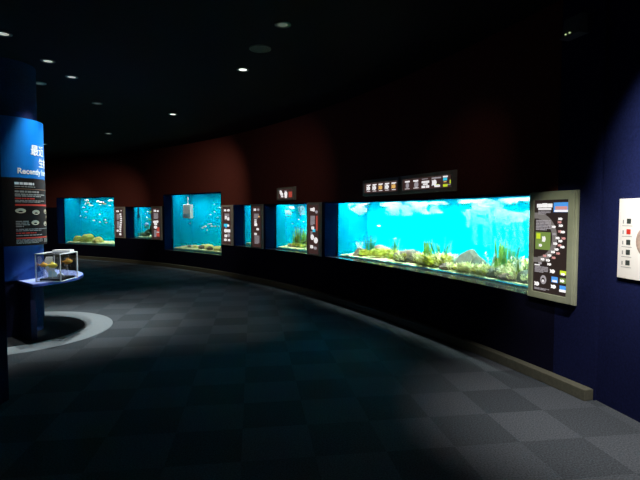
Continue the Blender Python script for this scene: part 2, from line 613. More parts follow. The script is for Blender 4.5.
for k in ('leafy', 'leafp', 'grass', 'grassd', 'grasso', 'palefrond'):
    translucent(M[k])
for i in range(6):
    tank(i)

gravel_bed(65.8, 57.95, 0.555, 0.60, M['gravelgreen'], 'gravel', 'yellow-green gravel bed of the far end tall aquarium', 1)
gravel_bed(56.1, 52.7, 0.85, 0.87, M['gravelgreen'], 'gravel', 'gravel bed of the small far aquarium with dark rocks', 2)
gravel_bed(50.75, 43.3, 0.56, 0.62, M['gravel'], 'gravel', 'lumpy yellow gravel bed of the tall aquarium with the white reflection', 3)
gravel_bed(41.4, 39.6, 0.87, 0.92, M['gravel'], 'gravel', 'gravel bed of the narrow half-hidden aquarium', 4)
gravel_bed(37.7, 33.4, 0.85, 0.89, M['gravel'], 'gravel', 'yellow gravel bed of the small aquarium with tall grass', 5)
gravel_bed(31.45, 19.4, 0.835, 0.875, M['gravelgreen'], 'gravel', 'yellow-green gravel bed of the widest aquarium', 6)


# ---- rocks
def rock_mesh(seed, m, amp=0.35, peak=0.0):
    import bmesh
    bm = bmesh.new()
    bmesh.ops.create_icosphere(bm, subdivisions=3, radius=1)
    for v in bm.verts:
        n = noise.noise(v.co * 1.1 + Vector((seed * 9.1, 0, 0))) * amp + noise.noise(v.co * 3 + Vector((seed, 5, 0))) * amp * 0.35
        v.co *= 1 + n
        if peak and v.co.z > 0:
            q = max(0.0, 1 - peak * v.co.z)
            v.co.x *= q; v.co.y *= q
        if v.co.z < -0.35: v.co.z = -0.35
    me = bpy.data.meshes.new('rock')
    bm.to_mesh(me); bm.free()
    me.materials.append(m)
    return me


def rock(th, d, h, sx, sy, sz, m, label, seed, rz=0.0, group=None, name='rock', tilt=0.0, amp=0.35, peak=0.0):
    o = bpy.data.objects.new(name, rock_mesh(seed, m, amp, peak))
    COL.objects.link(o)
    f = rad(th) - pi / 2
    o.matrix_basis = Matrix.Translation(W(th, d, h)) @ Matrix.Rotation(f + rz, 4, 'Z') @ Matrix.Rotation(tilt, 4, 'Y') @ Matrix.Diagonal((sx, sy, sz, 1))
    return tag(o, label, 'rock', group)


# far end tall tank: three mossy rocks
rock(65.0, 0.60, 0.63, 0.20, 0.15, 0.16, M['algae'], 'leftmost mossy rock in the far end tall aquarium', 1)
rock(63.6, 0.55, 0.65, 0.29, 0.2, 0.21, M['algae'], 'middle and largest mossy rock in the far end tall aquarium', 2)
rock(61.9, 0.50, 0.62, 0.22, 0.17, 0.16, M['yrock'], 'yellow rightmost rock in the far end tall aquarium', 3)
# small far tank: rock pile rising to the right
rock(55.45, 0.52, 0.90, 0.17, 0.14, 0.10, M['darkrock'], 'low dark green rock at the foot of the pile in the small far aquarium', 4)
rock(54.9, 0.60, 0.98, 0.20, 0.16, 0.15, M['darkrock'], 'dark green rock in the middle of the pile in the small far aquarium', 5)
rock(54.45, 0.62, 1.15, 0.20, 0.15, 0.20, M['darkrock'], 'dark rock on top of the pile in the small far aquarium', 6)
rock(54.2, 0.62, 1.48, 0.10, 0.12, 0.22, M['darkrock'], 'tall thin dark rock against the right side of the small far aquarium', 7, amp=0.5)
# tall tank with the white reflection: low yellow rocks
for q, (t, d, s) in enumerate([(49.4, 0.5, 0.05), (48.7, 0.55, 0.06), (48.2, 0.7, 0.09), (47.6, 0.45, 0.08), (47.3, 0.65, 0.12), (46.8, 0.5, 0.11), (46.3, 0.42, 0.08), (45.9, 0.6, 0.10), (45.4, 0.45, 0.10), (44.8, 0.5, 0.11)]):
    rock(t, d, 0.60, s * 1.6, s, s, M['yrock'] if q % 3 else M['rock'], 'small yellowish stone on the gravel of the tall aquarium with the white reflection', 10 + q, group='stones in the tall aquarium with the white box')
# widest tank
rock(30.35, 0.50, 0.875, 0.16, 0.12, 0.12, M['rock'], 'leftmost brown rock in the widest aquarium', 20)
rock(29.6, 0.80, 0.92, 0.26, 0.14, 0.13, M['rock'], 'low brown rock behind the plants left of centre in the widest aquarium', 21)
rock(26.9, 0.58, 0.88, 0.34, 0.18, 0.16, M['rock'], 'long grey-brown rock below the wall sign in the widest aquarium', 22)
rock(24.15, 0.42, 0.865, 0.17, 0.09, 0.07, M['rock'], 'small brown rock at front glass left of the big grey-green rock', 23)
rock(23.45, 0.60, 0.90, 0.34, 0.18, 0.225, M['rockgreen'], 'biggest grey-green peaked rock in the widest aquarium', 24, tilt=0.14, peak=0.42)
rock(21.75, 0.42, 0.88, 0.12, 0.08, 0.09, M['rockgreen'], 'squarish grey rock among plants near the right end of the widest aquarium', 25)
rock(21.15, 0.39, 0.865, 0.13, 0.07, 0.06, M['rock'], 'flat low rock at front glass near the right end of the widest aquarium', 26)
rock(20.45, 0.42, 0.88, 0.10, 0.08, 0.11, M['rockgreen'], 'grey-green rock in the right end corner of the widest aquarium', 27)
# small tank with grass
rock(36.9, 0.5, 0.87, 0.10, 0.08, 0.05, M['rock'], 'flat brown stone on the gravel of the aquarium with tall grass', 28)


# ---- plants
def leaf(mb, base, direction, length, width, bend=0.3, seg=4):
    d = Vector(direction).normalized()
    side = d.cross(Vector((0, 0, 1)))
    if side.length < 1e-3: side = Vector((1, 0, 0))
    side.normalize()
    up = side.cross(d)
    p = Vector(base)
    L, Rr = [], []
    for i in range(seg + 1):
        t = i / seg
        wd = width * (sin(pi * min(1, t * 0.85 + 0.15)) ** 0.8) * 0.5 + 0.0004
        c = p + d * length * t - Vector((0, 0, 1)) * bend * length * t * t * 0.5
        L.append(c - side * wd); Rr.append(c + side * wd)
    th = up * width * 0.12
    n = seg + 1
    vs = L + Rr + [v + th for v in L] + [v + th for v in Rr]
    fs = []
    for i in range(seg):
        fs += [(i, i + 1, n + i + 1, n + i), (2 * n + i, 3 * n + i, 3 * n + i + 1, 2 * n + i + 1), (i, 2 * n + i, 2 * n + i + 1, i + 1), (n + i, n + i + 1, 3 * n + i + 1, 3 * n + i)]
    mb.add(vs, fs)


def bushy(seed, m, name, n=60, hgt=0.16, rad_=0.10, lw=0.035):
    rnd = random.Random(seed)
    mb = MB()
    for k in range(n):
        a = rnd.uniform(0, 2 * pi); r = rad_ * sqrt(rnd.random()); z = rnd.uniform(0, hgt)
        leaf(mb, (r * cos(a), r * sin(a), z * 0.8), (cos(a) * rnd.uniform(.2, 1), sin(a) * rnd.uniform(.2, 1), rnd.uniform(.3, 1.3)), rnd.uniform(.05, .09), lw * rnd.uniform(.7, 1.2), rnd.uniform(0, .6), 3)
    o = mb.build(name, m)
    return o


def grassy(seed, m, name, n=22, hgt=0.4, spread=0.08, wdt=0.012, lean=0.2):
    rnd = random.Random(seed)
    mb = MB()
    for k in range(n):
        a = rnd.uniform(0, 2 * pi); r = spread * rnd.random()
        leaf(mb, (r * cos(a), r * sin(a), -0.02), (cos(a) * lean * rnd.random() + .03, sin(a) * lean * rnd.random(), 1), hgt * rnd.uniform(.6, 1.05), wdt, rnd.uniform(-.1, .1), 6)
    return mb.build(name, m)


def put(o, th, d, h, s=1, rz=0, sz=1):
    o.matrix_basis = Matrix.Translation(W(th, d, h)) @ Matrix.Rotation(rz, 4, 'Z') @ Matrix.Diagonal((s, s, s * sz, 1))


def copy_of(o):
    c = o.copy()
    COL.objects.link(c)
    return c


protos = [bushy(1, M['leafy'], 'bushy_water_plant'), bushy(2, M['leafp'], 'bushy_water_plant'), bushy(3, M['leafy'], 'bushy_water_plant', n=50, hgt=0.11)]
used = [False] * 3
rnd = random.Random(4)
spots = []
for k in range(26):
    t = 30.0 - 0.13 * k                       # left mound
    spots.append((t, 0.38 + 0.30 * rnd.random(), 0.865, 0.62 + 0.30 * rnd.random(), [0, 0, 2, 0, 1][k % 5]))
for k in range(22):
    t = 26.15 - 0.088 * k
    spots.append((t, 0.38 + 0.3 * rnd.random(), 0.865, 0.80 + 0.25 * rnd.random(), [1, 1, 0][k % 3]))
for k in range(40):
    t = 23.75 - 0.093 * k
    spots.append((t, 0.37 + 0.20 * rnd.random(), 0.85, 0.62 + 0.25 * rnd.random(), [1, 1, 2, 1][k % 4]))
for k in range(14):
    t = 22.2 - 0.15 * k
    spots.append((t, 0.6 + 0.25 * rnd.random(), 0.88, 0.95 + 0.25 * rnd.random(), [1, 0, 1][k % 3]))
PL = ['low bushy yellow-green water plant on the gravel of the widest aquarium', 'low bushy pale cream-green water plant on the gravel of the widest aquarium']
for (t, d, h, s, k) in spots:
    o = protos[k] if not used[k] else copy_of(protos[k])
    used[k] = True
    put(o, t, d, h, s, rnd.uniform(0, 6))
    tag(o, PL[1 if k == 1 else 0], 'water plant', ('pale' if k == 1 else 'yellow-green') + ' low water plants in the widest aquarium')

# tufts of grass in the widest tank
for (t, d, h, hg, n, m, lab, lean) in [
    (29.9, 0.60, 0.87, 0.40, 24, 'grassd', 'leftmost dark green grass tuft in the widest aquarium', .3),
    (28.4, 0.70, 0.88, 0.36, 18, 'grassd', 'small dark green grass tuft below the wall sign in the widest aquarium', .3),
    (25.5, 0.48, 0.87, 0.40, 22, 'grass', 'bright green grass tuft left of centre in the widest aquarium', .12),
    (25.1, 0.62, 0.88, 0.46, 24, 'grassd', 'dark green slanting grass tuft left of the biggest rock', .5),
    (21.95, 0.58, 0.87, 0.50, 22, 'grass', 'tall bright green grass tuft right of the biggest rock', .14),
    (21.95, 0.75, 0.87, 0.46, 22, 'grassd', 'tall dark green grass tuft near the right end of the widest aquarium', .25),
    (20.75, 0.50, 0.87, 0.28, 10, 'grasso', 'short olive grass tuft in right end corner of the widest aquarium', .4)]:
    o = grassy(int(t * 10), M[m], 'water_grass', n, hg, 0.07, 0.022, lean)
    put(o, t, d, h, 1, 0.3)
    tag(o, lab, 'water plant')


def frond(seed, name, hgt):
    rnd = random.Random(seed)
    mb = MB()
    for s in range(5):
        a = rnd.uniform(0, 6.28)
        dx, dy = cos(a) * .35, sin(a) * .35
        leaf(mb, (0, 0, 0), (dx, dy, 1), hgt * rnd.uniform(.7, 1), 0.014, 0)
        for k in range(6):
            t = 0.35 + 0.1 * k
            leaf(mb, (dx * t * hgt, dy * t * hgt, t * hgt * .9), (cos(a + k * 2.1), sin(a + k * 2.1), .8), 0.055, 0.016, 0, 2)
    return mb.build(name, M['palefrond'])


for q, (t, d, h, hg, lab) in enumerate([
    (22.1, 0.48, 0.92, 0.26, 'white branching frond plant just right of the biggest rock'),
    (20.95, 0.48, 0.90, 0.26, 'white branching frond plant near the right end of the widest aquarium'),
    (24.0, 0.5, 0.90, 0.18, 'small white branching frond plant left of the biggest rock'),
    (31.0, 0.65, 0.86, 0.26, 'leftmost white thin-stemmed frond plant in the widest aquarium')]):
    o = frond(q, 'pale_frond_plant', hg)
    put(o, t, d, h)
    tag(o, lab, 'water plant')

# small tank with grass
for q, (t, d, hg, n, m, lab) in enumerate([
    (36.75, 0.55, 0.44, 16, 'grass', 'leftmost thin green grass plant in the aquarium with tall grass'),
    (36.25, 0.53, 0.54, 26, 'grasso', 'tallest olive-green grass plant in the aquarium with tall grass'),
    (35.85, 0.55, 0.52, 24, 'grass', 'green grass plant beside the tallest one in the aquarium with tall grass'),
    (35.45, 0.55, 0.46, 18, 'grasso', 'rightmost grass plant in the aquarium with tall grass, beside the information panel')]):
    o = grassy(40 + q, M[m], 'water_grass', n, hg, 0.08, 0.02, .15)
    put(o, t, d, 0.86)
    tag(o, lab, 'water plant')
for q, (t, d, s) in enumerate([(37.1, 0.5, .5), (36.4, 0.45, .6), (35.8, .42, .7), (35.3, .4, .6)]):
    o = copy_of(protos[2]) if q else bushy(8, M['leafy'], 'bushy_water_plant', n=40, hgt=0.1)
    put(o, t, d, 0.88, s, q)
    tag(o, 'low yellow-green plant on gravel of the aquarium with tall grass', 'water plant', 'low plants in the aquarium with tall grass')
# driftwood
mb = MB()


def limb(mb, pts, r0, r1, n=8):
    pts = [Vector(p) for p in pts]
    rings = []
    for i, p in enumerate(pts):
        d = (pts[min(i + 1, len(pts) - 1)] - pts[max(i - 1, 0)]).normalized()
        s = d.cross(Vector((0.1, 0.2, 1))).normalized(); u = s.cross(d)
        r = r0 + (r1 - r0) * i / (len(pts) - 1)
        rings.append([p + (s * cos(2 * pi * k / n) + u * sin(2 * pi * k / n)) * r for k in range(n)])
    vs = [v for rg in rings for v in rg]
    fs = [(i * n + k, i * n + (k + 1) % n, (i + 1) * n + (k + 1) % n, (i + 1) * n + k) for i in range(len(pts) - 1) for k in range(n)]
    fs += [tuple(range(n - 1, -1, -1)), tuple(range((len(pts) - 1) * n, len(pts) * n))]
    mb.add(vs, fs)


limb(mb, [W(36.3, .42, .87), W(35.95, .44, .90), W(35.6, .46, .94), W(35.25, .46, 1.02), W(35.0, .46, 1.06)], .03, .015)
limb(mb, [W(35.6, .45, .93), W(35.3, .42, .92), W(34.9, .42, .90)], .022, .012)
o = mb.build('driftwood', M['wood'], smooth=True, world=True, mw=Matrix.Translation(W(35.6, .45, .9)))
tag(o, 'dark forked driftwood lying in front of the grass plants', 'driftwood')
# small far tank: ferny plants on the rocks, dark fish-like filter top left
for q, (t, d, h) in enumerate([(54.75, .45, 1.12), (54.5, .45, 1.36), (54.4, .5, 1.6), (55.7, .45, .87)]):
    o = bushy(60 + q, M['grassd'] if q != 2 else M['grasso'], 'bushy_water_plant', n=30, hgt=.12)
    put(o, t, d, h, 1.0)
    tag(o, 'dark green plant ' + ['on the middle of', 'high on', 'at the top of', 'at the left foot of'][q] + ' the dark rock pile, small far aquarium', 'water plant')
mb = MB()
mb.disc(0, 0, 0.028, 0.028, 0, 0.34, 12)
mb.disc(0, 0, 0.045, 0.045, -0.12, 0.0, 12)
o = mb.build('filter_pipe', M['darkfish'], mw=Matrix.Translation(W(56.1, .45, 1.60)), smooth=False)
tag(o, 'dark filter pipe hanging in the top left corner of the small far aquarium', 'filter')


# ---- fish
def fish_mesh(name, m, L=1.0, Hh=0.16, T=0.07, tail=0.13):
    prof = [(0.0, .05), (.06, .45), (.15, .8), (.3, 1.0), (.45, .95), (.6, .7), (.75, .38), (.86, .2), (.9, .17)]
    n = 10
    mb = MB()
    vs = []
    for x, r in prof:
        for k in range(n):
            a = 2 * pi * k / n
            vs.append((-(x - .45) * L, T * r * sin(a) * L, Hh * r * cos(a) * L))
    fs = [(i * n + k, i * n + (k + 1) % n, (i + 1) * n + (k + 1) % n, (i + 1) * n + k) for i in range(len(prof) - 1) for k in range(n)]
    fs += [tuple(range(n - 1, -1, -1)), tuple(range((len(prof) - 1) * n, len(prof) * n))]
    mb.add(vs, fs)

    def fin(pts, t=0.006):
        k = len(pts)
        mb.add([(x * L, -t * L, z * L) for x, z in pts] + [(x * L, t * L, z * L) for x, z in pts],
               [tuple(range(k - 1, -1, -1)), tuple(range(k, 2 * k))] + [(i, (i + 1) % k, k + (i + 1) % k, k + i) for i in range(k)])
    fin([(-.42, .02), (-.58, tail), (-.52, 0), (-.58, -tail), (-.42, -.02)])
    fin([(.15, Hh * .9), (.05, Hh * 1.55), (-.18, Hh * .9), (-.2, Hh * .5)])
    fin([(.05, -Hh * .9), (-.02, -Hh * 1.35), (-.12, -Hh * .8)])
    fin([(-.12, -Hh * .75), (-.2, -Hh * 1.2), (-.26, -Hh * .5)])
    for s in (1, -1):                          # eyes
        mb.add([(.36 * L, s * T * .62 * L, .03 * L), (.39 * L, s * T * .55 * L, 0.0), (.36 * L, s * T * .62 * L, -.03 * L), (.33 * L, s * T * .75 * L, 0), (.36 * L, s * T * 1.0 * L, 0)],
               [(0, 1, 4), (1, 2, 4), (2, 3, 4), (3, 0, 4)])
    me_o = mb.build(name, m, smooth=True)
    return me_o


def shoal(name, m, L, places, label, group, **kw):
    first = None
    for (t, d, h, yaw) in places:
        o = fish_mesh(name, m, L, **kw) if first is None else copy_of(first)
        first = first or o
        f = rad(t) - pi / 2
        o.matrix_basis = Matrix.Translation(W(t, d, h)) @ Matrix.Rotation(f + yaw, 4, 'Z')
        tag(o, label, 'fish', group)


rnd = random.Random(11)
shoal('fish', M['silver'], 0.16, [(rnd.uniform(59.6, 64.4), rnd.uniform(.4, .7), rnd.uniform(1.25, 2.0), rnd.choice([0, pi]) + rnd.uniform(-.3, .3)) for _ in range(12)],
      'small pale silvery fish swimming in the far end tall aquarium', 'silvery fish in the far end tall aquarium')
shoal('fish', M['palefish'], 0.26, [(63.2, .45, 2.12, 0), (61.8, .5, 2.07, pi), (61.0, .4, 2.03, .2), (60.2, .5, 2.09, pi), (62.9, .5, 1.93, pi)],
      'white fish swimming near the surface of the far end tall aquarium', 'white fish near surface in the far end tall aquarium', Hh=0.13)
shoal('fish', M['tanfish'], 0.24, [(63.0, .42, 2.02, .1), (60.7, .42, 1.98, pi), (60.0, .5, 2.1, 0)],
      'tan fish swimming near the surface of the far end tall aquarium', 'tan fish near surface in the far end tall aquarium', Hh=0.13)
shoal('fish', M['silver'], 0.13, [(47.6, .5, 1.20, 0), (47.0, .5, 1.14, pi), (46.9, .6, 1.6, .2), (46.0, .5, 1.68, 0), (45.6, .5, 1.52, pi), (46.4, .6, 1.9, 0), (45.2, .45, 1.8, .3), (49.6, .6, 1.32, 0), (46.3, .6, 1.26, .1), (45.5, .5, 1.26, 2.9)],
      'small pale fish swimming in the tall aquarium with the white reflection', 'pale fish in the tall aquarium with the white box')
shoal('fish', M['palefish'], 0.17, [(46.2, .4, 1.33, .3), (46.0, .4, 1.27, .0), (46.9, .4, 1.25, .2)],
      'white fish in the middle of the tall aquarium with the white reflection', 'white fish in the tall aquarium with the white box', Hh=0.10)
shoal('fish', M['silver'], 0.10, [(55.3, .5, 1.62, 0), (55.1, .5, 1.50, pi), (55.4, .5, 1.2, 0), (55.0, .5, 1.7, .3)],
      'small pale fish swimming in the small far aquarium', 'pale fish in the small far aquarium')
shoal('fish', M['bluefish'], 0.24, [(54.75, .38, 1.27, .2)], 'pale blue fish in front of the dark rock pile', None, Hh=.22)
shoal('fish', M['silver'], 0.08, [(36.1, .5, 1.5, 0), (35.6, .5, 1.45, pi), (36.8, .5, 1.4, 0)],
      'small pale fish swimming in the aquarium with tall grass', 'pale fish in the aquarium with tall grass')
shoal('fish', M['palefish'], 0.07, [(27.55, .45, 1.22, .4)], 'tiny white fish above the plants left of centre in the widest aquarium', None)
shoal('fish', M['palefish'], 0.07, [(28.9, .5, 1.42, .9)], 'tiny white fish near the left end of the widest aquarium', None)

# white reflection in the tall tank's glass, built as a box with added stem
hb = empty('reflection_box', frame(49.3, .45, 1.49), 'white square reflection in the tall aquarium, built as a hanging box', 'box')
mb = MB(); mb.box(-.19, .19, 0, .42, -.06, .06)
bx = mb.build('body', M['white'], hb, bevel=.012)
mb = MB(); mb.box(-.15, .15, .05, .14, .06, .064)
for k in range(4): mb.box(-.12 + .065 * k, -.08 + .065 * k, .065, .12, .064, .067)
mb.build('reflection_strip', M['bluecard'], hb)['label'] = 'blue-grey strip of the reflection'
mb = MB(); mb.box(-.01, .01, .42, .66, -.01, .01)
mb.build('added_stem', M['white'], hb)


# ---- bubbles: pale clouds and streaks built of tiny white octahedra
def specks(label, fn, n, size, seed, alpha):
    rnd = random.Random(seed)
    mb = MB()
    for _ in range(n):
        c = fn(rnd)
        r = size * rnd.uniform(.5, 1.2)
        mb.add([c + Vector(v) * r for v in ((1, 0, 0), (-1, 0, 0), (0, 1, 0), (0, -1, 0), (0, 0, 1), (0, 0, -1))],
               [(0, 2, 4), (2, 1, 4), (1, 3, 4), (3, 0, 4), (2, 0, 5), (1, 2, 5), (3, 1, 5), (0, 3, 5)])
    o = mb.build('white_specks', alpha)
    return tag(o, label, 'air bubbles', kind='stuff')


BM = speck_mat(0.22)


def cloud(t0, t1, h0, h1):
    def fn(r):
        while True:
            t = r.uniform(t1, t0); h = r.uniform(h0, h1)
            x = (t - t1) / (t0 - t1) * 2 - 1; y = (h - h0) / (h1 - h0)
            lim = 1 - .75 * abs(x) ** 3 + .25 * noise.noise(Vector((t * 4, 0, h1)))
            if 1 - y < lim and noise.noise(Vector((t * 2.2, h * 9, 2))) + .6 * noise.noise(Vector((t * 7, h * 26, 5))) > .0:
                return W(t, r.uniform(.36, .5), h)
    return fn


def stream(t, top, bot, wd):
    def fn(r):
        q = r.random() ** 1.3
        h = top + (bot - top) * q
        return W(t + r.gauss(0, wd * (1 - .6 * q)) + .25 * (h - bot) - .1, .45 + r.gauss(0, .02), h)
    return fn


specks('white speck cloud below the surface at the left end of the widest aquarium', cloud(30.98, 29.6, 1.61, 1.83), 1900, .0065, 1, BM)
specks('wide white speck cloud below the surface left of centre in the widest aquarium', cloud(28.4, 25.9, 1.60, 1.83), 3000, .0065, 2, BM)
specks('white speck cloud below the surface in the middle of the widest aquarium', cloud(26.1, 24.2, 1.63, 1.82), 1700, .0065, 3, BM)
specks('broad white speck haze below the surface at the right half of the widest aquarium', cloud(23.5, 20.0, 1.50, 1.83), 6500, .005, 4, BM)
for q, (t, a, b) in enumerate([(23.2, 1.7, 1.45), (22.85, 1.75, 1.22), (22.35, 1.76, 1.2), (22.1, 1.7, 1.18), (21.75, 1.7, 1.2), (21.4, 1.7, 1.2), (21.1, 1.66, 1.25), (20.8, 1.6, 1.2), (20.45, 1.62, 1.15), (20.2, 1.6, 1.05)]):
    specks('thin white speck streak down through the right half of the widest aquarium', stream(t, a, b, .018), 420, .005, 20 + q, BM)['group'] = 'white speck streaks in the widest aquarium'
specks('white reflection patch below the surface of the aquarium with tall grass', cloud(37.2, 36.5, 1.55, 1.81), 1100, .006, 5, BM)  # this patch and the next: reflections built up from white specks
specks('white reflection patch at right below the surface of the aquarium with tall grass', cloud(35.7, 35.2, 1.6, 1.81), 500, .006, 6, BM)


# ---------------------------------------------------------------- information panels and signs on the wall
PN = {'pw': 'white_print', 'pg': 'grey_print', 'pblue': 'blue_picture', 'pcyan': 'cyan_picture', 'pred': 'red_print', 'prose': 'pink_picture', 'pgreen': 'green_picture',
      'plime': 'lime_picture', 'pyel': 'orange_picture', 'parc': 'grey_band', 'face': 'brown_print', 'face6': 'dark_print'}


def textlines(m, u0, u1, v0, v1, n, seed=0, fill=.55):
    r = random.Random(seed)
    out = []
    for k in range(n):
        a = v0 + (v1 - v0) * k / n
        u = u0
        end = u1 if k < n - 1 else u0 + (u1 - u0) * r.uniform(.6, 1)
        while u < end - .01:
            l = min(end - u, (u1 - u0) * r.uniform(.12, .4))
            out.append((m, u, u + l, a, a + (v1 - v0) / n * fill))
            u += l + (u1 - u0) * .04
    return out


def panel(t0, t1, items, fm, facem, border, label, group, name='information_panel', h0=0.80, h1=1.86, depth=0.05, tilt=0.0, d=0.0):
    mid = (t0 + t1) / 2
    Wd = abs(t0 - t1) * R / 57.2958
    Hh = h1 - h0
    P = empty(name, frame(mid, d, h0) @ Matrix.Rotation(tilt, 4, 'X'), label, 'sign' if name != 'information_panel' else 'information panel', group)
    bl, br, bb, bt = border
    # case with front frame as two steps
    mb = MB(); mb.box(-Wd / 2, Wd / 2, 0, Hh, -0.0, depth * .55)
    mb.build('case', M[fm], P, bevel=.004)
    mb = MB()
    x0, x1, y0, y1, z0, z1 = -Wd / 2 + .004, Wd / 2 - .012, .008, Hh - .008, depth * .55, depth
    mb.box(x0, x0 + bl, y0, y1, z0, z1)
    mb.box(x1 - br, x1, y0, y1, z0, z1)
    mb.box(x0 + bl, x1 - br, y0, y0 + bb, z0, z1)
    mb.box(x0 + bl, x1 - br, y1 - bt, y1, z0, z1)
    mb.build('front_frame', M[fm], P, bevel=.003)
    fx0, fx1, fy0, fy1 = x0 + bl, x1 - br, y0 + bb, y1 - bt
    mb = MB(); mb.box(fx0, fx1, fy0, fy1, z0, z0 + .008)
    mb.build('display_face', M[facem], P)
    by = {}
    cx, fw, fh = (fx0 + fx1) / 2, fx1 - fx0, fy1 - fy0
    z = z0 + .008
    for it in items:
        zz = z + {'pblue': .0015, 'pgreen': .0015, 'parc': .0015, 'face6': .0045, 'pw': .006}.get(it[0], .003)
        mbb = MB()
        if it[1] == 'o' or it[1] == 'f':
            _, kind, u, v, ru, rv = it
            x, y, a_, b_ = cx + (u - .5) * fw, fy0 + (1 - v) * fh, ru, rv
            if kind == 'o':
                mbb.disc(x, y, a_, b_, z, zz, 14)
                mbb.build('round_picture', M[it[0]], P)
            else:                               # fish outline with its tail, one closed prism
                q = [(x + a_ * .75 * cos(rad(d_)), y + b_ * sin(rad(d_))) for d_ in range(-150, 151, 30)]
                q += [(x - a_ * 1.15, y + b_), (x - a_ * 1.0, y), (x - a_ * 1.15, y - b_)]
                k_ = len(q)
                mbb.add([(p[0], p[1], z) for p in q] + [(p[0], p[1], zz) for p in q], [tuple(range(k_ - 1, -1, -1)), tuple(range(k_, 2 * k_))] + [(i_, (i_ + 1) % k_, k_ + (i_ + 1) % k_, k_ + i_) for i_ in range(k_)])
                mbb.build('fish_picture', M[it[0]], P)
        elif it[1] == 'arc':
            _, _, u, v, r0, r1, a0, a1 = it
            mbb.annulus(cx + (u - .5) * fw, fy0 + (1 - v) * fh, r0, r1, z, zz, a0, a1, 40)
            mbb.build('curved_band', M[it[0]], P)
        else:
            _, u0, u1, v0, v1 = it
            text = it[0] in ('pw', 'pg')
            if text: mbb = by.setdefault(it[0], MB())
            mbb.box(cx + (u0 - .5) * fw, cx + (u1 - .5) * fw, fy0 + (1 - v1) * fh, fy0 + (1 - v0) * fh, z, zz)
            if not text: mbb.build(PN[it[0]], M[it[0]], P)
    for m, mbb in by.items():
        mbb.build({'pw': 'white_text', 'pg': 'grey_text'}[m], M[m], P)
    return P


GRP = 'information panels on the curved wall'
# nearest panel
it = [('parc', 'arc', .12, .41, .185, .245, -88, 88)]
it += [('parc', .0, .13, .135, .20), ('parc', .0, .13, .625, .68)]
it += [('pw', .08, .22, .04, .08), ('pw', .24, .38, .035, .08), ('pw', .40, .53, .04, .08), ('pw', .12, .5, .087, .105)]
it += textlines('pg', .12, .48, .115, .16, 3, 1)
it += [('pblue', .57, 1.0, .03, .13), ('prose', .62, .95, .07, .105), ('pw', .60, .98, .108, .128)]
it += textlines('pg', .06, .50, .215, .33, 7, 2, .7)
it += [('pgreen', .05, .50, .345, .535), ('pw', 'f', .32, .42, .022, .028), ('pw', 'f', .22, .49, .02, .014), ('plime', .08, .2, .36, .42)]
for (u, v, m) in [(.78, .20, 'pw'), (.76, .235, 'prose'), (.80, .27, 'pw'), (.60, .285, 'pw'), (.78, .33, 'prose'), (.86, .335, 'pw'), (.62, .36, 'pg'), (.72, .40, 'pw'), (.80, .43, 'pw'), (.88, .40, 'prose'), (.66, .46, 'pw'), (.78, .475, 'prose'), (.86, .49, 'pw'), (.70, .52, 'pw'), (.60, .55, 'pw'), (.74, .56, 'prose'), (.50, .59, 'pw'), (.62, .61, 'prose'), (.36, .60, 'prose'), (.30, .64, 'pw'), (.46, .645, 'pw'), (.22, .685, 'pg'), (.50, .685, 'pw')]:
    it.append((m, 'f', u, v, .024, .012))
it += textlines('pg', .05, .45, .72, .79, 5, 3, .6)
it += [('pw', .05, .20, .70, .712), ('pg', 'o', .32, .86, .038, .044), ('face6', 'o', .32, .86, .02, .02), ('pw', 'o', .32, .87, .012, .012)]
it += [('pw', 'f', .60, .755, .03, .018), ('plime', .80, .98, .735, .775), ('pw', 'f', .9, .77, .025, .012)]
it += [('pblue', .56, .74, .81, .87), ('pw', .60, .72, .845, .865), ('pgreen', .80, .98, .81, .865), ('pw', 'f', .88, .84, .025, .014)]
it += [('pw', 'f', .64, .915, .03, .018), ('pblue', .80, 1.0, .89, .95), ('pw', .80, 1.0, .93, .955)]
it += [('pw', 'f', .14, .915, .03, .02)] + textlines('pg', .05, .5, .955, .98, 2, 4)
panel(19.1, 17.64, it, 'frame6', 'face6', (.055, .068, .06, .075), 'largest-looking information panel in olive-grey frame at near end of the widest aquarium', GRP, depth=.055)


def column_items(seed, extra=()):
    r = random.Random(seed)
    out = []
    v = .05
    while v < .95:
        k = r.random()
        if k < .45:
            out += textlines('pg', .18, .18 + r.uniform(.3, .6), v, v + .05, 3, int(r.random() * 1e4), .6)
            v += .06
        else:
            out.append(('pw', 'f', r.uniform(.3, .45), v + .02, .05, .022))
            if r.random() < .7: out.append(('pw', 'f', r.uniform(.65, .78), v + .025, .045, .018))
            v += .065
    return out + list(extra)


PB = (.05, .05, .03, .045)
it = [('pw', 'f', .35, .09, .055, .03), ('pw', .45, .6, .05, .13), ('pg', 'o', .78, .14, .05, .03)] + textlines('pg', .2, .62, .22, .42, 8, 5, .7)
it += [('pred', .74, .88, .22, .52), ('pw', .3, .55, .44, .50), ('pcyan', .42, .66, .49, .55), ('pw', 'o', .38, .66, .06, .055), ('pw', 'o', .72, .72, .07, .06), ('pw', 'f', .35, .86, .06, .035), ('pg', 'o', .66, .88, .06, .03)]
it += textlines('pg', .2, .4, .54, .64, 4, 6)
panel(33.15, 31.85, it, 'frame', 'face', PB, 'information panel with a red bar, between the grass aquarium and widest aquarium', GRP)
it = [('pw', 'f', .35, .08, .06, .03), ('pg', 'o', .7, .08, .05, .03), ('pyel', 'o', .78, .25, .03, .02)] + textlines('pg', .2, .75, .18, .30, 5, 7, .7) + textlines('pw', .25, .5, .32, .5, 5, 8, .6)
it += [('pw', 'f', .45, .45, .07, .035), ('pw', 'f', .65, .56, .06, .03), ('pw', 'f', .4, .68, .06, .03)] + textlines('pg', .25, .8, .72, .93, 8, 9, .6)
panel(39.3, 37.98, it, 'frame', 'face', PB, 'information panel crowded with grey text, covering most of the narrow aquarium', GRP)
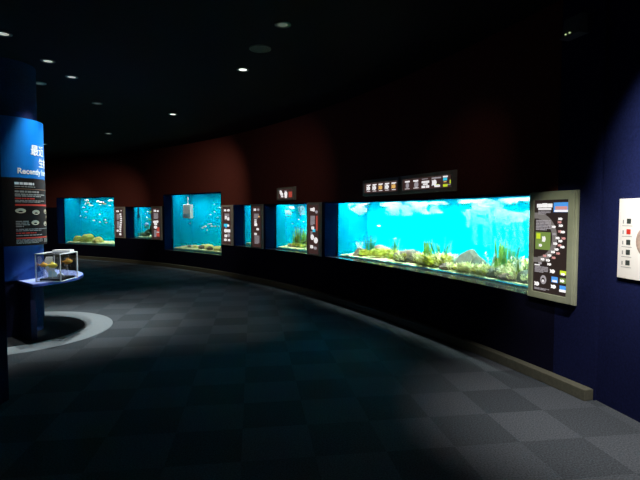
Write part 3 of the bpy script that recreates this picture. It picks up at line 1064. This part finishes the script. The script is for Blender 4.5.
it = [('pw', 'f', .35, .09, .06, .03), ('pw', 'f', .75, .09, .06, .03)] + textlines('pg', .25, .8, .18, .36, 6, 10, .7) + [('pw', .3, .5, .24, .32), ('pw', .6, .8, .28, .36), ('pcyan', .15, .62, .455, .53), ('pblue', .3, .5, .53, .56)]
it += [('pw', 'f', .7, .5, .05, .03), ('pw', 'o', .35, .64, .07, .05), ('pw', .55, .9, .6, .68), ('pw', 'f', .4, .78, .07, .04), ('pg', 'o', .7, .76, .07, .05), ('pw', 'f', .35, .89, .07, .035), ('pw', 'f', .78, .89, .06, .03)]
panel(42.98, 41.62, it, 'frame', 'face', PB, 'information panel with a cyan block, right of the tall aquarium with the white reflection', GRP)
it = [('pw', 'f', .4, .09, .07, .035), ('pw', 'f', .75, .1, .05, .03)] + textlines('pg', .2, .75, .17, .36, 6, 12, .7) + [('pw', 'o', .3, .45, .09, .04), ('pw', .25, .6, .49, .55), ('pw', 'f', .65, .44, .07, .04), ('pw', 'o', .4, .62, .09, .05)]
it += [('pred', .55, .88, .62, .76), ('pred', .5, .88, .80, .92), ('pw', .55, .85, .77, .79)] + textlines('pg', .2, .5, .72, .95, 6, 13, .7)
panel(52.5, 51.1, it, 'frame', 'face', PB, 'information panel with red blocks at the bottom, right of the small far aquarium', GRP)
it = [('pw', 'f', .35, .1, .08, .035), ('pw', 'o', .75, .08, .03, .02)] + [('pw', 'f', .68 + .06 * sin(k * .6), .2 + k * .075, .055, .028) for k in range(9)] + textlines('pg', .2, .5, .2, .4, 5, 14, .7) + textlines('pg', .2, .5, .45, .7, 6, 15, .7)
it += [('pg', 'o', .38, .52, .06, .05), ('pw', 'f', .3, .78, .06, .04), ('pw', 'f', .62, .9, .06, .04)]
panel(57.75, 56.3, it, 'frame', 'face', PB, 'information panel with an arc of white shapes, right of the far end aquarium', GRP)

# sign boxes above the tanks
it = [('pw', 'f', .18, .3, .05, .035), ('pw', 'f', .25, .52, .06, .03), ('pw', 'f', .28, .78, .05, .02), ('pw', 'o', .52, .5, .06, .05), ('pw', 'o', .52, .78, .05, .04), ('pg', .42, .58, .16, .24), ('pw', .1, .16, .1, .18), ('pred', .72, .95, .3, .9)]
panel(36.22, 34.4, it, 'frame', 'face', (.05, .05, .03, .035), 'small square backlit sign with brown face above the grass aquarium', None, name='wall_sign', h0=1.93, h1=2.21, depth=.07)
SB = (.04, .04, .045, .05)
it = []
for k, m in enumerate(['pw', 'pw', 'pyel', 'pw', 'pyel']):
    u = .12 + k * .19
    it += [('pw', u - .06, u + .06, .14, .24), ('pw', u - .06, u + .03, .25, .29), (m, 'f', u, .52, .055, .032), ('pw', u - .05, u + .05, .80, .86)]
panel(28.1, 25.47, it, 'frame', 'face', SB, 'left half of the long backlit sign above the widest aquarium, five fish pictures', 'two sign boxes above the widest aquarium', name='wall_sign', h0=1.925, h1=2.195, depth=.07)
it = [('pw', .05, .15, .14, .28), ('pg', 'o', .10, .55, .04, .04), ('pw', .05, .15, .84, .88), ('pw', .24, .34, .14, .28), ('pg', 'o', .30, .55, .05, .045), ('pw', .24, .35, .82, .87)]
it += [('pg', .42, .54, .10, .16), ('pw', .42, .49, .3, .48), ('pw', .5, .57, .3, .48), ('pw', .45, .54, .52, .64), ('pw', .42, .49, .7, .9), ('pw', .51, .57, .7, .9), ('pg', .62, .80, .08, .2), ('pw', 'f', .68, .52, .05, .04), ('pw', .68, .78, .72, .9), ('plime', .70, .76, .68, .78), ('pw', .84, .92, .05, .17)]
it += [('pcyan', .84, .91, .20, .42), ('pyel', .85, .9, .48, .56), ('plime', .84, .92, .72, .92), ('plime', .96, 1.0, .4, .7), ('pg', .92, .98, .74, .8)]
panel(25.40, 22.33, it, 'frame', 'face', SB, 'right half of the long backlit sign above the widest aquarium, with lime and cyan patches', 'two sign boxes above the widest aquarium', name='wall_sign', h0=1.925, h1=2.195, depth=.07)

# emergency unit high on the wall
U = empty('wall_unit', frame(17.82, 0, 3.24), 'small grey wall unit with two lime indicator lights high up near the ceiling', 'alarm unit')
mb = MB(); mb.hexa([(-.1, 0, 0), (.1, 0, 0), (.1, 0, .10), (-.1, 0, .10), (-.1, .17, 0), (.1, .17, 0), (.1, .17, .07), (-.1, .17, .07)])
mb.build('housing', M['unit'], U, bevel=.008)
mb = MB(); mb.box(-.11, .11, -.008, 0, 0, .11)
mb.build('base_tray', M['unit'], U)
for x in (-.045, .0):
    mb = MB(); mb.disc(x, .02, .006, .006, .095, .106, 10)
    mb.build('indicator_light', M['led'], U)

# ---------------------------------------------------------------- poster on the right wall
X = UD; Z = ND
pw = Matrix(((X.x, 0, Z.x, 0), (X.y, 0, Z.y, 0), (0, 1, 0, 0), (0, 0, 0, 1)))
o0 = SEAM + UD * 0.68
pw.translation = Vector((o0.x, o0.y, 1.12))
PO = empty('poster_board', pw, 'white poster board with small square pictures on the navy right wall', 'poster')
mb = MB(); mb.box(-.45, .45, 0, .645, 0, .02)
mb.build('board', M['poster'], PO, bevel=.003)
for k, (v, m) in enumerate([(.465, 'ink_k'), (.38, 'ink_r'), (.295, 'ink_k'), (.215, 'ink_k'), (.13, 'ink_k')]):
    mb = MB(); mb.box(-.365, -.325, v - .020, v + .020, .02, .0215)
    q = mb.build('picture', M[m], PO)
    q['label'] = 'red square picture' if m == 'ink_r' else 'dark square picture'
    mb = MB(); mb.box(-.405, -.395, v - .02, v + .01, .02, .021); mb.box(-.41, -.31, v - .040, v - .036, .02, .021)
    mb.build('caption', M['ink_g'], PO)
mb = MB(); mb.disc(-.12, .31, .15, .14, .02, .0215, 40)
mb.build('round_map', M['map'], PO)
mb = MB(); mb.box(-.22, -.18, .24, .33, .0215, .023)
mb.build('red_map_mark', M['ink_r'], PO)
mb = MB()
for k in range(4): mb.box(-.17 + .09 * k, -.1 + .09 * k, .575, .59, .02, .021)
mb.build('heading', M['ink_g'], PO)

# ---------------------------------------------------------------- pillar with signs, shelf and fins
PIL = empty('pillar', (PX, PY, 0), 'dark blue round pillar wrapped in blue and brown-black sign boards, with a curved shelf', 'pillar')


def part(mb, name, m, label=None, bevel=0, smooth=False):
    o = mb.build(name, M[m], PIL, bevel=bevel, smooth=smooth)
    if label: o['label'] = label
    return o


RC = 0.435
mb = MB(); mb.disc(0, 0, RC, RC, 0, CEIL, 64)
part(mb, 'column', 'pillar')


def shell(mb, a0, a1, h0, h1, r0, r1, n=None):
    n = n or max(1, int(abs(a1 - a0) / 3))
    mb.annulus(0, 0, r0, r1, h0, h1, a0, a1, n)


RS = 0.505
mb = MB(); shell(mb, -62, 62, 2.115, 2.90, RC - .002, RS)
bs = part(mb, 'heading_board', 'signblue', 'bright blue curved board with white lettering')
mb = MB(); shell(mb, -62, 62, 1.215, 2.11, RC - .002, RS + .004)
ib = part(mb, 'text_board', 'signinfo', 'brown-black curved board with text and pictures')


def bar(m, name, a0, a1, h0, h1, r=RS + .004, parent=None, t=.0015):
    mb = by_ink.setdefault((m, name), MB())
    shell(mb, a0, a1, h0, h1, r, r + t)


by_ink = {}
rnd = random.Random(3)


def cyl_text(m, name, a0, a1, h0, h1, n, fill=.55):
    for k in range(n):
        hh = h1 - (h1 - h0) * k / n
        a = a0
        end = a1 if k < n - 1 else a0 + (a1 - a0) * rnd.uniform(.5, .9)
        while a < end - 1:
            l = min(end - a, rnd.uniform(2, 9))
            bar(m, name, a, a + l, hh - (h1 - h0) / n * fill, hh)
            a += l + 1.0


L0, L1 = -42, 55
cyl_text('ink_w', 'title_text', L0, 8, 2.02, 2.055, 1, .9)
cyl_text('ink_g', 'body_text', L0, 20, 1.985, 2.005, 1, .6)
bar('ink_b', 'divider', L0, L1, 1.965, 1.972)
cyl_text('ink_g', 'body_text', L0, 5, 1.915, 1.945, 1, .8)
cyl_text('ink_g', 'body_text', L0, 14, 1.860, 1.905, 2, .7)
cyl_text('ink_r', 'red_text', L0, -8, 1.830, 1.85, 1, .8)
cyl_text('ink_g', 'body_text', L0, 12, 1.785, 1.82, 2, .6)
bar('ink_r', 'red_band', L0, L1, 1.745, 1.768)
for (a, h) in [(-35, 1.68), (-10, 1.66), (18, 1.67), (40, 1.64), (30, 1.58), (-12, 1.52), (16, 1.50), (42, 1.51)]:
    mbx = MB()
    k = 12
    vs = []
    for rr in (RS + .004, RS + .006):
        for i in range(k):
            aa = rad(a + 7.5 * cos(2 * pi * i / k)); vs.append((rr * cos(aa), rr * sin(aa), h + .032 * sin(2 * pi * i / k)))
    mbx.add(vs, [tuple(range(k - 1, -1, -1)), tuple(range(k, 2 * k))] + [(i, (i + 1) % k, k + (i + 1) % k, k + i) for i in range(k)])
    mbx.build('specimen_picture', M['ink_c'], ib)
cyl_text('ink_g', 'body_text', L0, -22, 1.455, 1.545, 4, .5)
cyl_text('ink_g', 'body_text', L0, 25, 1.40, 1.44, 2, .5)
cyl_text('ink_r', 'red_text', L0, 0, 1.372, 1.39, 1, .7)
cyl_text('ink_g', 'body_text', L0, 30, 1.335, 1.36, 1, .5)
cyl_text('ink_g', 'body_text', L0, 3, 1.24, 1.30, 4, .6)
cyl_text('ink_g', 'body_text', 8, 45, 1.24, 1.30, 4, .6)
bar('ink_r', 'red_band', L0, L1, 1.308, 1.326)
for (m, nm), mbx in by_ink.items():
    mbx.build(nm, M[m], ib)


def lettering(text, size, az, h, parent, name):
    c = bpy.data.curves.new(name, 'FONT')
    c.body = text
    c.size = size
    c.offset = size * (.014 if ord(text[0]) > 255 else .03)
    c.resolution_u = 3
    to = bpy.data.objects.new(name, c)
    COL.objects.link(to)
    dg = bpy.context.evaluated_depsgraph_get()
    me = bpy.data.meshes.new_from_object(to.evaluated_get(dg))
    bpy.data.objects.remove(to)
    r0 = RS + .0025
    import bmesh                               # cut the letters into narrow strips so they can follow the curve
    bm = bmesh.new(); bm.from_mesh(me)
    xs = [v.co.x for v in bm.verts]
    x = min(xs)
    while x < max(xs):
        bmesh.ops.bisect_plane(bm, geom=bm.verts[:] + bm.edges[:] + bm.faces[:], plane_co=(x, 0, 0), plane_no=(1, 0, 0))
        x += .008
    bm.to_mesh(me); bm.free()
    vs = []
    for v in me.vertices:
        a = rad(az) + v.co.x / r0
        vs.append((r0 * cos(a), r0 * sin(a), h + v.co.y))
    fs = [tuple(p.vertices) for p in me.polygons]
    bpy.data.meshes.remove(me)
    mb = MB(); mb.add(vs, fs)
    return mb.build(name, M['ink_w'], parent)


lettering('\u6700\u8fd1', .150, -17, 2.44, bs, 'large_lettering')
lettering('\u751f\u7269', .135, -1, 2.285, bs, 'large_lettering')
lettering('Recently Introduced', .104, -38, 2.17, bs, 'english_lettering')

mb = MB(); shell(mb, -75, 75, .757, 1.212, RC - .002, RC + .03)
part(mb, 'lower_board', 'lowboard', 'deep blue plain curved board above the shelf')
mb = MB(); mb.disc(0, 0, .962, .962, 0, .008, 96)  # plain black disc filling the floor inside the pale ring
part(mb, 'black_disc', 'foot', 'black disc on the floor')

# shelf: a round tabletop sector cut along the near fin
mb = MB(); mb.annulus(0, 0, RC - .01, .965, .715, .752, -40, 250, 96)
part(mb, 'shelf', 'shelf', bevel=.004)
mb = MB(); mb.annulus(0, 0, RC - .01, .96, .752, .756, -39.7, 249.5, 96)
part(mb, 'shelf_top', 'shelf_top', 'pale blue shelf surface')


def fin(a, r1, name='support_fin', th=.075, h=.715):
    c, s = cos(rad(a)), sin(rad(a))
    n = Vector((-s, c, 0)); u = Vector((c, s, 0))
    p = [u * (RC - .02), u * r1, u * r1 + n * th, u * (RC - .02) + n * th]
    mb = MB(); mb.hexa(p + [v + Vector((0, 0, h)) for v in p])
    return part(mb, name, 'fin', bevel=.006)


fin(-40, .86)
fin(88, .85)
fin(200, .85)
fin(150, .85)

# ---------------------------------------------------------------- display case on the shelf
CW, CDp, CH = .32, .44, .36
CS = empty('display_case', (-3.695 + CW / 2, 6.219 + CDp / 2, .756), 'clear acrylic display case holding goldfish models, standing on the pillar shelf', 'display case')
x0, x1, y0, y1 = -CW / 2, CW / 2, -CDp / 2, CDp / 2
t = .004
for nm, bxx in (('front_pane', (x0, x1, y0, y0 + t, 0, CH)), ('back_pane', (x0, x1, y1 - t, y1, 0, CH)), ('side_pane', (x0, x0 + t, y0 + t, y1 - t, 0, CH)), ('side_pane', (x1 - t, x1, y0 + t, y1 - t, 0, CH)), ('top_pane', (x0 + t, x1 - t, y0 + t, y1 - t, CH - t, CH))):
    mb = MB(); mb.box(*bxx); mb.build(nm, M['acrylic'], CS)
e = .0055
for sx in (x0, x1):
    for sy in (y0, y1):
        mb = MB(); mb.box(sx - e, sx + e, sy - e, sy + e, 0, CH + e)
        mb.build('corner_edge', M['acrylic_edge'], CS)
for sy in (y0, y1):
    mb = MB(); mb.box(x0 + e, x1 - e, sy - e, sy + e, CH - e, CH + e); mb.build('top_edge', M['acrylic_edge'], CS)
    mb = MB(); mb.box(x0 + e, x1 - e, sy - e, sy + e, 0, .008); mb.build('bottom_edge', M['acrylic_edge'], CS)
for sx in (x0, x1):
    mb = MB(); mb.box(sx - e, sx + e, y0 + e, y1 - e, CH - e, CH + e); mb.build('top_edge', M['acrylic_edge'], CS)
    mb = MB(); mb.box(sx - e, sx + e, y0 + e, y1 - e, 0, .008); mb.build('bottom_edge', M['acrylic_edge'], CS)
mb = MB(); mb.box(x0 + .05, x1 - .03, y1 - .13, y1 - .02, CH + .006, CH + .03)
mb.build('lid_strip', M['acrylic_edge'], CS)
mb = MB(); mb.box(x0 + .03, x1 - .02, y0 + .03, y1 - .03, .004, .035)
mb.build('black_base', M['black'], CS, bevel=.004)
bx0, by0, bz0 = CS.location
# white curled card standing inside, with a pale blue card beside it
mb = MB()
n = 16
vs = []
for k in range(n + 1):
    q = k / n
    z = .06 + .25 * q
    x = -.02 - .06 * sin(q * 2.2) + .02
    w2 = .036 + .016 * sin(pi * q)
    y = .06 + .08 * (1 - q) ** 2
    vs += [(x - w2, y, z), (x + w2, y - .02, z), (x + w2, y - .014, z), (x - w2, y + .006, z)]
fs = [(0, 1, 2, 3), (4 * n + 3, 4 * n + 2, 4 * n + 1, 4 * n)]
for k in range(n):
    a_, b_ = 4 * k, 4 * k + 4
    fs += [(a_, b_, b_ + 1, a_ + 1), (a_ + 1, b_ + 1, b_ + 2, a_ + 2), (a_ + 2, b_ + 2, b_ + 3, a_ + 3), (a_ + 3, b_ + 3, b_, a_)]
mb.add(vs, fs)
mb.box(-.055, -.015, .08, .10, .034, .07)
o = mb.build('curved_card', M['white'], mw=Matrix.Translation((bx0 - .02, by0 - .02, bz0)) @ Matrix.Rotation(rad(42), 4, 'Z'), smooth=False)
tag(o, 'white curved card standing on the black base inside the display case', 'card')
mb = MB()
limb(mb, [(.02, -.02, .06), (.05, -.04, .085), (.09, -.05, .08), (.12, -.05, .05)], .014, .008)
limb(mb, [(.02, -.02, .036), (.02, -.02, .07)], .01, .01)
o = mb.build('white_ornament', M['white'], mw=Matrix.Translation((bx0, by0, bz0)), smooth=True)
tag(o, 'low white arched ornament in the display case, right of the yellow fish', 'ornament')
mb = MB()
mb.hexa([(-.11, -.02, .034), (-.03, .04, .034), (-.03, .044, .034), (-.11, -.016, .034), (-.11, -.02, .13), (-.03, .04, .09), (-.03, .044, .09), (-.11, -.016, .13)])
o = mb.build('blue_card', M['bluecard'], mw=Matrix.Translation((bx0, by0, bz0)))
tag(o, 'pale blue card standing at the left inside the display case', 'card')
for (x, y, z, L, m, yaw, lab) in [(-.01, -.10, .20, .145, 'yellowfish', .3, 'bright yellow goldfish model in the middle of the display case'),
                                  (-.118, -.12, .21, .115, 'orangefish', .35, 'orange goldfish model at the left side of the display case'),
                                  (.10, .08, .235, .14, 'orangefish', .5, 'orange goldfish model at the right side of the display case')]:
    g = empty('goldfish_model', Matrix.Translation((bx0 + x, by0 + y, bz0 + .035)) @ Matrix.Rotation(yaw, 4, 'Z'), lab, 'fish model')
    fo = fish_mesh('body', M[m], L, Hh=.24, T=.12, tail=.22)
    fo.parent = g
    fo.location = (0, 0, z - .035)
    mb = MB(); mb.disc(0, 0, .0025, .0025, 0, z - .05, 8)
    mb.build('support_rod', M['acrylic_edge'], g)

# ---------------------------------------------------------------- ceiling fittings
LIGHTS = [(-3.58, 5.56, 'lensmid', 'small ceiling downlight at the left edge of the view, nearest of those by the pillar'),
          (-3.63, 6.54, 'lensmid', 'warm lit ceiling downlight just above right of the pillar top'),
          (-3.70, 7.29, 'lensmid', 'lit ceiling downlight second to the right of the pillar'),
          (-4.38, 7.65, 'lensoff', 'dim ceiling downlight tucked beside the pillar edge'),
          (-4.12, 9.02, 'lensoff', 'dim ceiling downlight between the pillar and the bright far lights'),
          (-5.40, 12.4, 'lensmid', 'lit ceiling downlight farther back, straight above the panels of the far aquariums'),
          (-3.02, 10.0, 'lenson', 'bright ceiling downlight above the tall aquarium with the white reflection'),
          (-0.40, 5.30, 'lensoff', 'unlit grey ceiling downlight nearest to the ceiling speaker, on its near side'),
          (-1.09, 6.92, 'lenson', 'brightest white ceiling downlight just beyond the round ceiling speaker'),
          (-8.13, 14.3, 'lensmid', 'tiny farthest ceiling downlight beside the blue pillar board')]
for (x, y, m, lab) in LIGHTS:
    x, y = x * .985, y * .985
    T = empty('ceiling_downlight', (x, y, CEIL), lab, 'ceiling light', 'recessed ceiling downlights')
    mb = MB(); mb.annulus(0, 0, .055, .088, -.012, 0, n=24)
    mb.build('trim_ring', M['trim'], T, bevel=.003)
    mb = MB(); mb.disc(0, 0, .055, .055, -.008, -.001, 24)
    mb.build('lens', M[m], T)
T = empty('ceiling_speaker', (-0.728, 5.97, CEIL), 'round grey flush ceiling speaker, wider than the downlights around it', 'speaker')
mb = MB(); mb.annulus(0, 0, .118, .132, -.014, 0, n=40)
mb.build('rim', M['unit'], T)
mb = MB(); mb.disc(0, 0, .118, .118, -.009, -.001, 40)
mb.build('grille', M['spk'], T)
